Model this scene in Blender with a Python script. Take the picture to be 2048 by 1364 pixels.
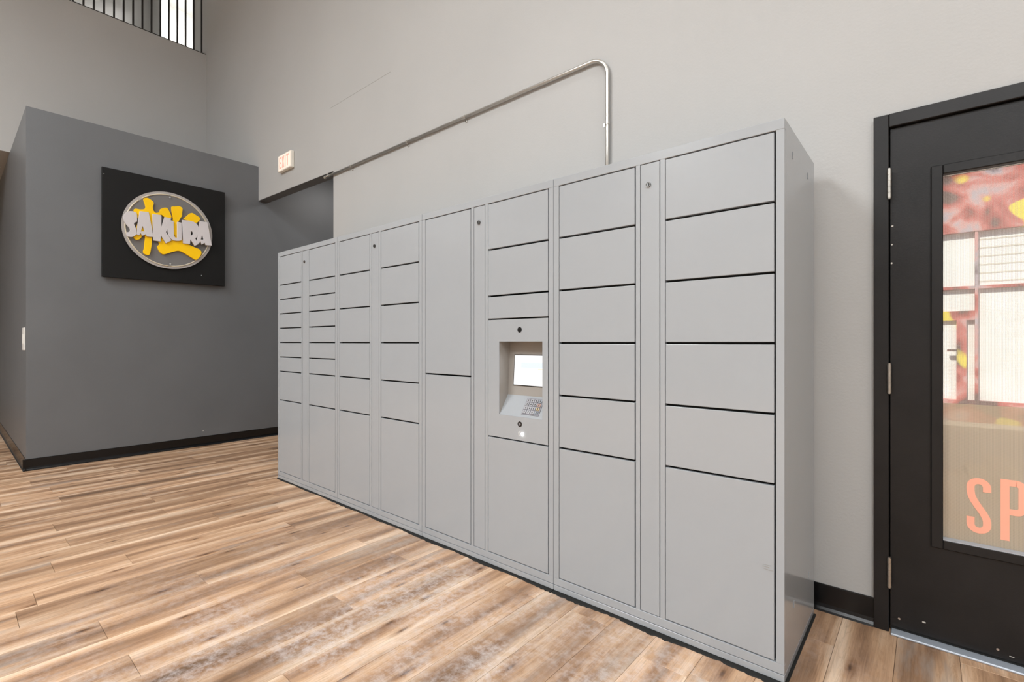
import bpy, bmesh, math, random
from mathutils import Vector, Matrix
random.seed(7)
for o in list(bpy.data.objects): bpy.data.objects.remove(o, do_unlink=True)
SC = bpy.context.scene
C = SC.collection

# ------------------------------------------------------------------ camera
cam = bpy.data.cameras.new('camera')
cam.sensor_width = 36.0
cam.lens = 971.0 / 2048.0 * 36.0
cam.shift_y = 2.3 / 2048.0
cam.clip_start = 0.02
cam_o = bpy.data.objects.new('camera', cam); C.objects.link(cam_o)
cam_o.location = (0, 0, 1.17)
cam_o.rotation_euler = (math.pi / 2, 0, math.asin(0.65007))
SC.camera = cam_o

# ------------------------------------------------------------------ view, world, sun
SC.view_settings.view_transform = 'Standard'
SC.view_settings.look = 'None'
SC.view_settings.gamma = 1.0
SC.view_settings.use_curve_mapping = False
SC.view_settings.exposure = 0.12
SC.cycles.max_bounces = 6; SC.cycles.diffuse_bounces = 4; SC.cycles.glossy_bounces = 3; SC.cycles.transmission_bounces = 3; SC.cycles.transparent_max_bounces = 6
SC.cycles.caustics_reflective = False; SC.cycles.caustics_refractive = False
SC.cycles.use_adaptive_sampling = True; SC.cycles.adaptive_threshold = 0.04
SC.cycles.use_denoising = True

W = bpy.data.worlds.new('sky'); SC.world = W; W.use_nodes = True
wn = W.node_tree.nodes; wl = W.node_tree.links
wn.clear()
wo = wn.new('ShaderNodeOutputWorld'); wb = wn.new('ShaderNodeBackground'); ws = wn.new('ShaderNodeTexSky')
ws.sky_type = 'NISHITA'; ws.sun_disc = False
ws.sun_elevation = math.radians(52); ws.sun_rotation = math.radians(160)
wb.inputs['Strength'].default_value = 0.30
wl.new(ws.outputs[0], wb.inputs[0]); wl.new(wb.outputs[0], wo.inputs[0])
sun = bpy.data.lights.new('sun', 'SUN'); sun.energy = 7.5; sun.angle = 0.009; sun.color = (1, .95, .88)
sun_o = bpy.data.objects.new('sun', sun); C.objects.link(sun_o)
sun_o.rotation_euler = (math.radians(38), 0, math.radians(-20))   # comes over the roof from behind the camera

LAMP_W = 92.0        # watts of an added hanging lamp, scaled per lamp below
PANEL_COLOR = (0.945, 0.98, 1.0)

# ------------------------------------------------------------------ materials
def newmat(name):
    m = bpy.data.materials.new(name); m.use_nodes = True
    nt = m.node_tree
    return m, nt.nodes, nt.links, nt.nodes['Principled BSDF']

def paint(name, col, rough=0.5, bump=0.0, bscale=60.0, var=0.0, vscale=2.0, metal=0.0, spec=0.5, coat=0.0):
    m, n, l, p = newmat(name)
    p.inputs['Base Color'].default_value = (*col, 1)
    p.inputs['Roughness'].default_value = rough
    p.inputs['Metallic'].default_value = metal
    p.inputs['Specular IOR Level'].default_value = spec
    if coat: p.inputs['Coat Weight'].default_value = coat
    tc = n.new('ShaderNodeTexCoord')
    if var:
        nz = n.new('ShaderNodeTexNoise'); nz.inputs['Scale'].default_value = vscale; nz.inputs['Detail'].default_value = 6
        l.new(tc.outputs['Object'], nz.inputs['Vector'])
        mp = n.new('ShaderNodeMapRange'); mp.inputs['From Min'].default_value = .3; mp.inputs['From Max'].default_value = .7
        mp.inputs['To Min'].default_value = 1 - var; mp.inputs['To Max'].default_value = 1 + var
        l.new(nz.outputs['Fac'], mp.inputs['Value'])
        mx = n.new('ShaderNodeVectorMath'); mx.operation = 'SCALE'
        mx.inputs[0].default_value = col
        l.new(mp.outputs[0], mx.inputs['Scale']); l.new(mx.outputs[0], p.inputs['Base Color'])
    if bump:
        nb = n.new('ShaderNodeTexNoise'); nb.inputs['Scale'].default_value = bscale; nb.inputs['Detail'].default_value = 3
        l.new(tc.outputs['Object'], nb.inputs['Vector'])
        b = n.new('ShaderNodeBump'); b.inputs['Strength'].default_value = bump; b.inputs['Distance'].default_value = 0.002
        l.new(nb.outputs['Fac'], b.inputs['Height']); l.new(b.outputs[0], p.inputs['Normal'])
    return m

def emit(name, col, strength, base=(.8, .8, .8)):
    m, n, l, p = newmat(name)
    p.inputs['Base Color'].default_value = (*base, 1)
    p.inputs['Emission Color'].default_value = (*col, 1)
    p.inputs['Emission Strength'].default_value = strength
    return m

M = {}
M['wall'] = paint('warm_grey_wall_paint', (.440, .438, .430), .55, .25, 90, .02, 1.5)
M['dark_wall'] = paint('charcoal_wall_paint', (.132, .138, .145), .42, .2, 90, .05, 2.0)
M['base'] = paint('black_rubber_baseboard', (.0045, .0045, .005), .24, .05, 30, spec=.42)
M['ceil'] = paint('white_ceiling', (.75, .74, .72), .8)
M['white_wall'] = paint('white_hall_paint', (.85, .84, .82), .6)
M['locker'] = paint('grey_powder_coat', (.362, .384, .406), .15, .02, 420, .012, 3)
M['locker_in'] = paint('dark_locker_interior', (.05, .045, .04), .6)
M['niche'] = paint('grey_niche_steel', (.34, .32, .295), .22, .02, 300)
M['gap'] = paint('black_sealant', (.008, .008, .007), .8, .6, 200)
M['chrome'] = paint('chrome', (.7, .7, .7), .18, metal=1)
M['galv'] = paint('galvanised_conduit', (.62, .60, .56), .32, metal=.85, var=.05, vscale=15)
M['black_hole'] = paint('black_plastic', (.006, .006, .006), .35)
M['door'] = paint('black_door_paint', (.0125, .0115, .0115), .40, .12, 160, .25, 5, spec=.3)
M['steel'] = paint('brushed_hinge_steel', (.45, .42, .38), .35, metal=1, var=.15, vscale=60)
M['alu'] = paint('aluminium_threshold', (.46, .50, .56), .40, metal=.35)
M['sign_black'] = paint('black_sign_board', (.008, .008, .008), .5, .1, 120, spec=.25)
M['letter_white'] = paint('pale_acrylic_letter', (.62, .59, .60), .45)
M['yellow'] = paint('yellow_acrylic', (1.0, .60, .003), .4, spec=.3)
M['acrylic'] = paint('grey_frosted_acrylic', (.17, .165, .165), .30)
M['acrylic_rim'] = paint('clear_acrylic_edge', (.40, .375, .36), .25)
M['lock_metal'] = paint('dark_lock_metal', (.22, .21, .20), .35, metal=1)
M['neon'] = paint('unlit_cream_neon_tube', (.62, .55, .42), .35)
M['exit_body'] = paint('ivory_exit_housing', (.80, .76, .68), .45)
M['exit_face'] = emit('lit_exit_face', (1.0, .78, .68), .42, (.8, .7, .6))
M['exit_red'] = emit('lit_exit_letter', (1.0, .42, .34), .55, (.8, .3, .25))
M['white_plastic'] = paint('white_plastic', (.75, .74, .71), .4)
M['rail'] = paint('black_railing_steel', (.008, .007, .007), .4)
M['salmon'] = paint('salmon_vinyl', (.95, .43, .30), .6)
M['keypad'] = paint('keypad_steel', (.24, .235, .26), .35, metal=.3)
M['key'] = paint('grey_key', (.36, .36, .38), .35, metal=.2)
M['key_red'] = paint('red_key', (.42, .27, .23), .35)
M['key_yellow'] = paint('yellow_key', (.46, .37, .22), .35)
M['key_blue'] = paint('blue_grey_key', (.27, .30, .34), .35)
M['led'] = emit('lit_led', (1, .98, .93), 25)
M['panel'] = paint('panel_diffuser', (.85, .85, .85), .5)
M['scuff'] = paint('chipped_paint', (.6, .57, .52), .7)
M['crack'] = paint('hairline_drywall_joint', (.33, .32, .30), .8)

# lit touch screen: white page with a pale blue box
def screen_mat():
    m, n, l, p = newmat('lit_touch_screen')
    tc = n.new('ShaderNodeTexCoord')
    sep = n.new('ShaderNodeSeparateXYZ'); l.new(tc.outputs['Generated'], sep.inputs[0])
    def band(sock, a, b):
        g = n.new('ShaderNodeMath'); g.operation = 'GREATER_THAN'; l.new(sock, g.inputs[0]); g.inputs[1].default_value = a
        s = n.new('ShaderNodeMath'); s.operation = 'LESS_THAN'; l.new(sock, s.inputs[0]); s.inputs[1].default_value = b
        q = n.new('ShaderNodeMath'); q.operation = 'MULTIPLY'; l.new(g.outputs[0], q.inputs[0]); l.new(s.outputs[0], q.inputs[1]); return q.outputs[0]
    def mul(a, b):
        q = n.new('ShaderNodeMath'); q.operation = 'MULTIPLY'; l.new(a, q.inputs[0]); l.new(b, q.inputs[1]); return q.outputs[0]
    box = mul(band(sep.outputs['X'], .22, .92), band(sep.outputs['Z'], .58, .76))
    org = mul(band(sep.outputs['X'], .78, .95), band(sep.outputs['Z'], .53, .56))
    m1 = n.new('ShaderNodeMixRGB'); m1.inputs[1].default_value = (1, .99, .985, 1); m1.inputs[2].default_value = (.78, .86, .93, 1); l.new(box, m1.inputs[0])
    m2 = n.new('ShaderNodeMixRGB'); m2.inputs[2].default_value = (.95, .80, .60, 1); l.new(m1.outputs[0], m2.inputs[1]); l.new(org, m2.inputs[0])
    l.new(m2.outputs[0], p.inputs['Emission Color']); p.inputs['Emission Strength'].default_value = .93
    p.inputs['Base Color'].default_value = (.1, .1, .1, 1); p.inputs['Roughness'].default_value = .15
    return m
M['screen'] = screen_mat()

# wood plank: grain along the plank, each plank its own board through Object Info > Random
def wood_mat():
    m, n, l, p = newmat('limed_oak_vinyl_plank')
    tc = n.new('ShaderNodeTexCoord'); oi = n.new('ShaderNodeObjectInfo')
    off = n.new('ShaderNodeVectorMath'); off.operation = 'MULTIPLY_ADD'
    cmb = n.new('ShaderNodeCombineXYZ')
    for i, k in enumerate((37.0, 91.0, 53.0)):
        q = n.new('ShaderNodeMath'); q.operation = 'MULTIPLY'; q.inputs[1].default_value = k
        l.new(oi.outputs['Random'], q.inputs[0]); l.new(q.outputs[0], cmb.inputs[i])
    add = n.new('ShaderNodeVectorMath'); add.operation = 'ADD'
    l.new(tc.outputs['Object'], add.inputs[0]); l.new(cmb.outputs[0], add.inputs[1])
    def stretched(sx, sy, scale, detail, rough, dist=0.0):
        mp = n.new('ShaderNodeMapping'); mp.inputs['Scale'].default_value = (sx, sy, 1)
        l.new(add.outputs[0], mp.inputs['Vector'])
        nz = n.new('ShaderNodeTexNoise'); nz.inputs['Scale'].default_value = scale; nz.inputs['Detail'].default_value = detail
        nz.inputs['Roughness'].default_value = rough; nz.inputs['Distortion'].default_value = dist
        l.new(mp.outputs[0], nz.inputs['Vector']); return nz.outputs['Fac']
    def ramp(fac, stops):
        r = n.new('ShaderNodeValToRGB'); l.new(fac, r.inputs[0])
        e = r.color_ramp.elements
        while len(e) < len(stops): e.new(.5)
        for el, (pos, col) in zip(e, stops): el.position = pos; el.color = (*col, 1)
        return r.outputs[0]
    def mix(fac, a, b, mode='MIX', f=1.0):
        x = n.new('ShaderNodeMixRGB'); x.blend_type = mode
        if fac is None: x.inputs[0].default_value = f
        else: l.new(fac, x.inputs[0])
        for i, v in ((1, a), (2, b)):
            if isinstance(v, tuple): x.inputs[i].default_value = (*v, 1)
            else: l.new(v, x.inputs[i])
        return x.outputs[0]
    broad = stretched(8.0, .62, 1.6, 4, .5, .4)                 # broad light and dark bands
    # printed board pattern: pale long edges, browner heart
    sx_ = n.new('ShaderNodeSeparateXYZ'); l.new(tc.outputs['Object'], sx_.inputs[0])
    wob = stretched(1.0, 1.3, 1.2, 2, .5)
    wq = n.new('ShaderNodeMath'); wq.operation = 'MULTIPLY_ADD'; l.new(wob, wq.inputs[0]); wq.inputs[1].default_value = .16; wq.inputs[2].default_value = -.08
    ad = n.new('ShaderNodeMath'); ad.operation = 'ADD'; l.new(sx_.outputs['X'], ad.inputs[0]); l.new(wq.outputs[0], ad.inputs[1])
    ab = n.new('ShaderNodeMath'); ab.operation = 'ABSOLUTE'; l.new(ad.outputs[0], ab.inputs[0])
    hm = n.new('ShaderNodeMapRange'); l.new(ab.outputs[0], hm.inputs['Value']); hm.inputs['From Min'].default_value = 0; hm.inputs['From Max'].default_value = .10
    hm.inputs['To Min'].default_value = -.10; hm.inputs['To Max'].default_value = .13
    br = n.new('ShaderNodeMath'); br.operation = 'ADD'; l.new(broad, br.inputs[0]); l.new(hm.outputs[0], br.inputs[1]); broad = br.outputs[0]
    col = ramp(broad, [(.22, (.21, .125, .075)), (.40, (.37, .215, .125)), (.54, (.56, .350, .212)), (.74, (.81, .60, .43))])
    # fine straight grain
    fine = stretched(60, 1.4, 3.0, 5, .7)
    g = ramp(fine, [(.30, (.72, .70, .68)), (.52, (1, 1, 1)), (.75, (1.10, 1.09, 1.07))])
    col = mix(None, col, g, 'MULTIPLY', .85)
    # cathedral figure
    fig = stretched(14, 1.0, 2.2, 3, .6, 2.5)
    figr = ramp(fig, [(.44, (1, 1, 1)), (.49, (.78, .74, .70)), (.54, (1, 1, 1))])
    col = mix(None, col, figr, 'MULTIPLY', .6)
    # grey weathered streaks
    gm = ramp(stretched(7, 1.1, 1.9, 5, .6), [(.56, (0, 0, 0)), (.72, (1, 1, 1))])
    gq = n.new('ShaderNodeMath'); gq.operation = 'MULTIPLY'; gq.inputs[1].default_value = .62; l.new(gm, gq.inputs[0])
    col = mix(gq.outputs[0], col, (.40, .335, .285))
    # dark knots
    mp = n.new('ShaderNodeMapping'); mp.inputs['Scale'].default_value = (3.6, .95, 1); l.new(add.outputs[0], mp.inputs['Vector'])
    vo = n.new('ShaderNodeTexVoronoi'); vo.inputs['Scale'].default_value = 1.5; vo.voronoi_dimensions = '2D'; l.new(mp.outputs[0], vo.inputs['Vector'])
    kn = ramp(vo.outputs['Distance'], [(.0, (.14, .11, .10)), (.02, (.26, .20, .165)), (.05, (.68, .61, .55)), (.12, (1, 1, 1))])
    col = mix(None, col, kn, 'MULTIPLY', .9)
    # plank to plank tone
    tone = n.new('ShaderNodeMapRange'); l.new(oi.outputs['Random'], tone.inputs['Value'])
    tone.inputs['To Min'].default_value = .82; tone.inputs['To Max'].default_value = 1.14
    sc = n.new('ShaderNodeVectorMath'); sc.operation = 'SCALE'; l.new(col, sc.inputs[0]); l.new(tone.outputs[0], sc.inputs['Scale'])
    col = sc.outputs[0]
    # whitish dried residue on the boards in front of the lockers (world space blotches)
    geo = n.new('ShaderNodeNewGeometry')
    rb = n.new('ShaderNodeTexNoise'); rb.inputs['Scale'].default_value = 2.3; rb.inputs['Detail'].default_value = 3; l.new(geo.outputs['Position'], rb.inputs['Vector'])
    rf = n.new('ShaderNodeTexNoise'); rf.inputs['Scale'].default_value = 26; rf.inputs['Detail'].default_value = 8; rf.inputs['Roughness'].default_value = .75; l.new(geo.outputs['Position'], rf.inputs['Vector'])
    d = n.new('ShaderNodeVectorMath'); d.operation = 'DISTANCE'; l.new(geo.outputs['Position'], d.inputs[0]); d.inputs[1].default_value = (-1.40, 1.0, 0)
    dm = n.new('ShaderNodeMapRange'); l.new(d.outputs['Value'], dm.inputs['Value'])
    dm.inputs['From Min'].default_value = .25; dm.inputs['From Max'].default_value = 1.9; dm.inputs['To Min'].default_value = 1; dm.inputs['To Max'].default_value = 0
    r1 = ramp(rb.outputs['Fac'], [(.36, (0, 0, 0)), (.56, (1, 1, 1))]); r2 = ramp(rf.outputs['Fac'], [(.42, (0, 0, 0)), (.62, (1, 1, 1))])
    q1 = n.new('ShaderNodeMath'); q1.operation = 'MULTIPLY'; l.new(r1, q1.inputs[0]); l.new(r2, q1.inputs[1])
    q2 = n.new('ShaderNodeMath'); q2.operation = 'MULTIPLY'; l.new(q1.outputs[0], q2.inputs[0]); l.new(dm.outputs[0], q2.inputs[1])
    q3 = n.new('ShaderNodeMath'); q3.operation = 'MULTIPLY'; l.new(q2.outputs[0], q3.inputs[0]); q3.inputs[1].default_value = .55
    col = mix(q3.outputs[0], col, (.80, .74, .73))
    l.new(col, p.inputs['Base Color'])
    p.inputs['Roughness'].default_value = .42
    p.inputs['Specular IOR Level'].default_value = .4
    b = n.new('ShaderNodeBump'); b.inputs['Strength'].default_value = .15; b.inputs['Distance'].default_value = .002
    l.new(fine, b.inputs['Height']); l.new(b.outputs[0], p.inputs['Normal'])
    return m
M['wood'] = wood_mat()
M['subfloor'] = paint('dark_subfloor', (.10, .07, .05), .8)

# spray painted mural outside: large colour patches
def mural_mat():
    m, n, l, p = newmat('spray_painted_mural')
    tc = n.new('ShaderNodeTexCoord')
    n1 = n.new('ShaderNodeTexNoise'); n1.inputs['Scale'].default_value = 2.0; n1.inputs['Detail'].default_value = 4; n1.inputs['Distortion'].default_value = .5
    l.new(tc.outputs['Object'], n1.inputs['Vector'])
    r = n.new('ShaderNodeValToRGB'); l.new(n1.outputs['Fac'], r.inputs[0]); r.color_ramp.interpolation = 'EASE'
    e = r.color_ramp.elements
    for pos, col in ((.30, (.06, .04, .04)), (.38, (.10, .055, .05)), (.44, (.34, .055, .045)), (.50, (.52, .13, .11)), (.56, (.58, .30, .28)), (.62, (.42, .35, .38)), (.70, (.09, .07, .08))):
        x = e.new(pos); x.color = (*col, 1)
    e.remove(e[0]); e.remove(e[-1])
    n2 = n.new('ShaderNodeTexNoise'); n2.inputs['Scale'].default_value = 1.7; n2.inputs['Detail'].default_value = 1
    mp = n.new('ShaderNodeMapping'); mp.inputs['Location'].default_value = (5, 2, 9); l.new(tc.outputs['Object'], mp.inputs[0]); l.new(mp.outputs[0], n2.inputs['Vector'])
    y = n.new('ShaderNodeMapRange'); y.inputs['From Min'].default_value = .62; y.inputs['From Max'].default_value = .64; l.new(n2.outputs['Fac'], y.inputs['Value'])
    mx = n.new('ShaderNodeMixRGB'); mx.inputs[2].default_value = (.80, .62, .05, 1); l.new(r.outputs[0], mx.inputs[1]); l.new(y.outputs[0], mx.inputs[0])
    l.new(mx.outputs[0], p.inputs['Base Color']); p.inputs['Roughness'].default_value = .8
    return m
M['mural'] = mural_mat()
M['blind'] = paint('white_window_blind', (.85, .82, .78), .7, var=.08, vscale=3)
M['blind_line'] = paint('cream_blind_tape', (.62, .58, .50), .8)
M['pavement'] = paint('pale_pavement', (.52, .46, .38), .9, var=.12, vscale=2)
M['asphalt_wall'] = paint('outside_wall', (.45, .42, .38), .9)

# door glass, printed see-through film with a fine weave
def film_mat(name, col, cover, weave=620.0, trans=.5):
    m, n, l, p = newmat(name)
    out = n['Material Output']
    tc = n.new('ShaderNodeTexCoord')
    def wave(axis):
        w = n.new('ShaderNodeTexWave'); w.bands_direction = axis; w.inputs['Scale'].default_value = weave / 6.28; l.new(tc.outputs['Object'], w.inputs['Vector']); return w.outputs['Fac']
    a = n.new('ShaderNodeMath'); a.operation = 'MULTIPLY'; l.new(wave('X'), a.inputs[0]); l.new(wave('Z'), a.inputs[1])
    cv = n.new('ShaderNodeMapRange'); l.new(a.outputs[0], cv.inputs['Value'])
    cv.inputs['To Min'].default_value = min(1, cover + .14); cv.inputs['To Max'].default_value = max(0, cover - .22)
    df = n.new('ShaderNodeBsdfDiffuse'); df.inputs[0].default_value = (*col, 1)
    tr = n.new('ShaderNodeBsdfTranslucent'); tr.inputs[0].default_value = (*col, 1)
    ms = n.new('ShaderNodeMixShader'); ms.inputs[0].default_value = trans; l.new(df.outputs[0], ms.inputs[1]); l.new(tr.outputs[0], ms.inputs[2])
    tp = n.new('ShaderNodeBsdfTransparent')
    mm = n.new('ShaderNodeMixShader'); l.new(cv.outputs[0], mm.inputs[0]); l.new(tp.outputs[0], mm.inputs[1]); l.new(ms.outputs[0], mm.inputs[2])
    l.new(mm.outputs[0], out.inputs['Surface'])
    return m
M['film_low'] = film_mat('beige_mesh_film', (.74, .65, .51), .60)
M['film_up'] = film_mat('clear_mesh_film', (.66, .58, .52), .24)
def glass_mat():
    m, n, l, p = newmat('door_glass')
    out = n['Material Output']
    tp = n.new('ShaderNodeBsdfTransparent'); tp.inputs[0].default_value = (.93, .96, .94, 1)
    gl = n.new('ShaderNodeBsdfGlossy'); gl.inputs['Roughness'].default_value = .01
    fr = n.new('ShaderNodeFresnel'); fr.inputs[0].default_value = 1.45
    mm = n.new('ShaderNodeMixShader'); l.new(fr.outputs[0], mm.inputs[0]); l.new(tp.outputs[0], mm.inputs[1]); l.new(gl.outputs[0], mm.inputs[2])
    l.new(mm.outputs[0], out.inputs['Surface'])
    return m
M['glass'] = glass_mat()

# ------------------------------------------------------------------ mesh helpers
def add_box(bm, x0, x1, y0, y1, z0, z1, bev=0.0, seg=1):
    vs = [bm.verts.new(v) for v in ((x0,y0,z0),(x1,y0,z0),(x1,y1,z0),(x0,y1,z0),(x0,y0,z1),(x1,y0,z1),(x1,y1,z1),(x0,y1,z1))]
    fs = [bm.faces.new([vs[i] for i in q]) for q in ((0,3,2,1),(4,5,6,7),(0,1,5,4),(1,2,6,5),(2,3,7,6),(3,0,4,7))]
    if bev:
        es = list({e for f in fs for e in f.edges})
        bmesh.ops.bevel(bm, geom=es, offset=bev, segments=seg, affect='EDGES', profile=.5)
    return bm

def obj(name, bm, mat, parent=None, smooth=False, loc=None):
    me = bpy.data.meshes.new(name); bm.normal_update(); bm.to_mesh(me); bm.free()
    if smooth:
        for f in me.polygons: f.use_smooth = True
    o = bpy.data.objects.new(name, me); C.objects.link(o)
    if mat is not None: me.materials.append(M[mat] if isinstance(mat, str) else mat)
    if parent is not None: o.parent = parent
    if loc: o.location = loc
    return o

def box(name, b, mat, parent=None, bev=0.0, seg=1):
    return obj(name, add_box(bmesh.new(), *b, bev=bev, seg=seg), mat, parent)

def boxes(name, bs, mat, parent=None, bev=0.0):
    bm = bmesh.new()
    for b in bs: add_box(bm, *b, bev=bev)
    return obj(name, bm, mat, parent)

def empty(name, loc=(0, 0, 0)):
    o = bpy.data.objects.new(name, None); C.objects.link(o); o.location = loc; return o

def tag(o, label, cat, group=None):
    o['label'] = label; o['category'] = cat
    if group: o['group'] = group
    return o

def struct(o, label=None, cat=None):
    o['kind'] = 'structure'
    if label: o['label'] = label
    if cat: o['category'] = cat
    return o

def add_cyl(bm, p, axis, r, length, seg=24, r2=None):
    """cylinder from p along axis ('x','y','z' or vector)"""
    ax = {'x': Vector((1,0,0)), 'y': Vector((0,1,0)), 'z': Vector((0,0,1))}.get(axis, axis) if isinstance(axis, str) else Vector(axis).normalized()
    q = Vector((0,0,1)).rotation_difference(ax)
    mt = Matrix.Translation(Vector(p) + ax * length / 2) @ q.to_matrix().to_4x4()
    bmesh.ops.create_cone(bm, cap_ends=True, segments=seg, radius1=r, radius2=r if r2 is None else r2, depth=length, matrix=mt)
    return bm

def add_tube(bm, pts, r, seg=14):
    """round tube through points"""
    pts = [Vector(p) for p in pts]; rings = []
    up = Vector((0, 1, 0))
    for i, p in enumerate(pts):
        t = (pts[min(i+1, len(pts)-1)] - pts[max(i-1, 0)]).normalized()
        a = t.cross(up); a = a.normalized() if a.length > 1e-5 else t.orthogonal().normalized()
        b = t.cross(a).normalized()
        rings.append([bm.verts.new(p + a * math.cos(2*math.pi*k/seg) * r + b * math.sin(2*math.pi*k/seg) * r) for k in range(seg)])
    for r0, r1 in zip(rings, rings[1:]):
        for k in range(seg): bm.faces.new((r0[k], r0[(k+1) % seg], r1[(k+1) % seg], r1[k]))
    bm.faces.new(rings[0][::-1]); bm.faces.new(rings[-1])
    return bm

def prism_yz(name, outline, holes, x0, x1, mat, parent):
    """solid from a (y,z) outline with holes, between x0 and x1, through a filled 2D curve"""
    cu = bpy.data.curves.new(name, 'CURVE'); cu.dimensions = '2D'; cu.fill_mode = 'BOTH'
    cu.extrude = abs(x1 - x0) / 2; cu.bevel_depth = 0.0012; cu.bevel_resolution = 1; cu.offset = -0.0012
    for pl in [outline] + list(holes):
        s = cu.splines.new('POLY'); s.points.add(len(pl) - 1); s.use_cyclic_u = True
        for pt, (y, z) in zip(s.points, pl): pt.co = (y, z, 0, 1)
    tmp = bpy.data.objects.new(name, cu); C.objects.link(tmp)
    me = bpy.data.meshes.new_from_object(tmp.evaluated_get(bpy.context.evaluated_depsgraph_get()))
    bpy.data.objects.remove(tmp); bpy.data.curves.remove(cu)
    # curve (u,v,w) -> world (w, u, v)
    me.transform(Matrix(((0,0,1,(x0+x1)/2),(1,0,0,0),(0,1,0,0),(0,0,0,1))))
    o = bpy.data.objects.new(name, me); C.objects.link(o); o.parent = parent
    me.materials.clear(); me.materials.append(M[mat])
    return o

def round_poly(pl, it=2):
    """Chaikin smoothing of a closed outline"""
    for _ in range(it):
        out = []
        for i, p in enumerate(pl):
            q = pl[(i+1) % len(pl)]
            out.append((p[0]*.78+q[0]*.22, p[1]*.78+q[1]*.22)); out.append((p[0]*.22+q[0]*.78, p[1]*.22+q[1]*.78))
        pl = out
    return pl

# ------------------------------------------------------------------ setting: room
YW = 2.50          # face of the locker wall
XB = -6.222        # face of the charcoal wall
XU = -8.045        # face of the balcony half wall
ZC = 7.6           # ceiling
ROOM_Y0, ROOM_X1 = -6.5, 4.5

# floor: subfloor slab with planks
fl = box('floor', (-14, ROOM_X1, ROOM_Y0, 6.0, -.10, -.006), 'subfloor'); struct(fl, 'light oak plank floor', 'floor')
PW, PL = .182, 1.17
JOINTS = {}
for x, y in ((-2.60,.42),(-2.94,.20),(-3.34,.647),(-3.50,.366),(-2.12,.448),(-3.70,1.187),(-1.95,1.167),(-5.88,1.03),(-4.95,.56),(-4.41,1.008),(-5.18,1.433),(-4.73,1.05),(-.32,2.226)):
    JOINTS[int(round((.091 - PW/2 - x) / PW))] = y
rnd = random.Random(11)
stuff_bm = bmesh.new()
bases = {}
nplank = 0
for k in range(-24, 75):
    xc = .091 - PW/2 - k * PW
    j = JOINTS.get(k, rnd.uniform(0, PL))
    y = j - math.ceil((j - ROOM_Y0) / PL) * PL
    while y < 5.9:
        y0, y1 = y, y + PL
        near = (-8.2 < xc < .75) and y1 > -1.0 + (-.0) and y0 < 2.62
        # in the photograph's field: right of the left frame edge, left of the right frame edge
        d0 = (-xc) * .65 + y1 * .76
        r0 = xc * .76 + y1 * .65
        inview = near and d0 > .55 and r0 > -1.25 * max(d0, .3) and (xc * .76 + y0 * .65) < 1.2 * (-xc * .65 + y1 * .76)
        if inview and y0 > 2.3 and xc < -.5 and xc > -4.2: inview = False
        if inview and nplank < 298:
            y1c = min(y1, 2.62) if xc > -4.4 else y1
            key = round(y1c - y0, 3)
            if key not in bases:
                me = bpy.data.meshes.new('plank')
                b = add_box(bmesh.new(), -PW/2 + .0006, PW/2 - .0006, .0006, key - .0006, -.006, 0, bev=.0008); b.to_mesh(me); b.free()
                me.materials.append(M['wood']); bases[key] = me
            o = bpy.data.objects.new('plank', bases[key]); C.objects.link(o); o.parent = fl; o.location = (xc, y0, 0)
            nplank += 1
        else:
            add_box(stuff_bm, xc - PW/2 + .0006, xc + PW/2 - .0006, y0, y1 - .001, -.006, 0)
        y += PL
rest = obj('planks_beyond', stuff_bm, 'wood', fl); rest['kind'] = 'stuff'
print('planks', nplank)

# locker wall with an opening to the corridor (x -6.29..-4.463, z<2.87) and the door opening
WT = .117
DOOR_X0, DOOR_X1, DOOR_Z = -.168, .86, 2.091
bm = bmesh.new()
for b in ((-4.463, DOOR_X0 + .01, YW, YW + WT, 0, 2.863), (DOOR_X1 - .01, ROOM_X1, YW, YW + WT, 0, 2.863),
          (DOOR_X0 + .01, DOOR_X1 - .01, YW, YW + WT, DOOR_Z - .01, 2.863),
          (-4.463, ROOM_X1, YW, YW + WT, 2.863, ZC)): add_box(bm, *b)
# header over the corridor, its soffit dropping a little towards the lockers
def hexa(bm, p):
    vs = [bm.verts.new(v) for v in p]
    for q in ((0,3,2,1),(4,5,6,7),(0,1,5,4),(1,2,6,5),(2,3,7,6),(3,0,4,7)): bm.faces.new([vs[i] for i in q])
hexa(bm, [(-6.6,YW,2.912),(-4.463,YW,2.863),(-4.463,YW+WT,2.863),(-6.6,YW+WT,2.912),(-6.6,YW,ZC),(-4.463,YW,ZC),(-4.463,YW+WT,ZC),(-6.6,YW+WT,ZC)])
# beyond the balcony face: the upstairs opening to a bright hall
for b in ((-8.60, -6.6, YW, YW + WT, 3.33, ZC), (-10.41, -8.60, YW, YW + WT, 7.35, ZC), (-11.0, -10.41, YW, YW + WT, 4.2, ZC), (-10.41, -8.60, YW, YW + WT, 4.0, 4.33)): add_box(bm, *b)
wr = struct(obj('wall_right', bm, 'wall'), 'warm grey painted wall behind the lockers, rising to the ceiling', 'wall')
so = obj('soffit_paint', bmesh.new(), 'dark_wall', wr)  # thin charcoal-coloured sheet under the header
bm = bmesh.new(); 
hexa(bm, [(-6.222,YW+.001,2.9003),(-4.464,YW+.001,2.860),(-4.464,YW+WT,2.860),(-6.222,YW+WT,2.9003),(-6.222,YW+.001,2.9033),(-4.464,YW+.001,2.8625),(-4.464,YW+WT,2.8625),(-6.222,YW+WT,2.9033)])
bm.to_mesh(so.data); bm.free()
box('drywall_joint', (-4.53, -3.52, YW - .0007, YW, 3.499, 3.503), 'crack', wr)

# charcoal wall block at the far end
bm = bmesh.new()
add_box(bm, -13.5, XB, .481, YW - .02, 0, 3.318)
add_box(bm, -8.4, XB, YW - .02, 4.4, 0, 3.9 if False else 3.318)
wf = struct(obj('wall_far', bm, 'dark_wall'), 'charcoal painted wall block carrying the round logo sign', 'wall')
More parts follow.
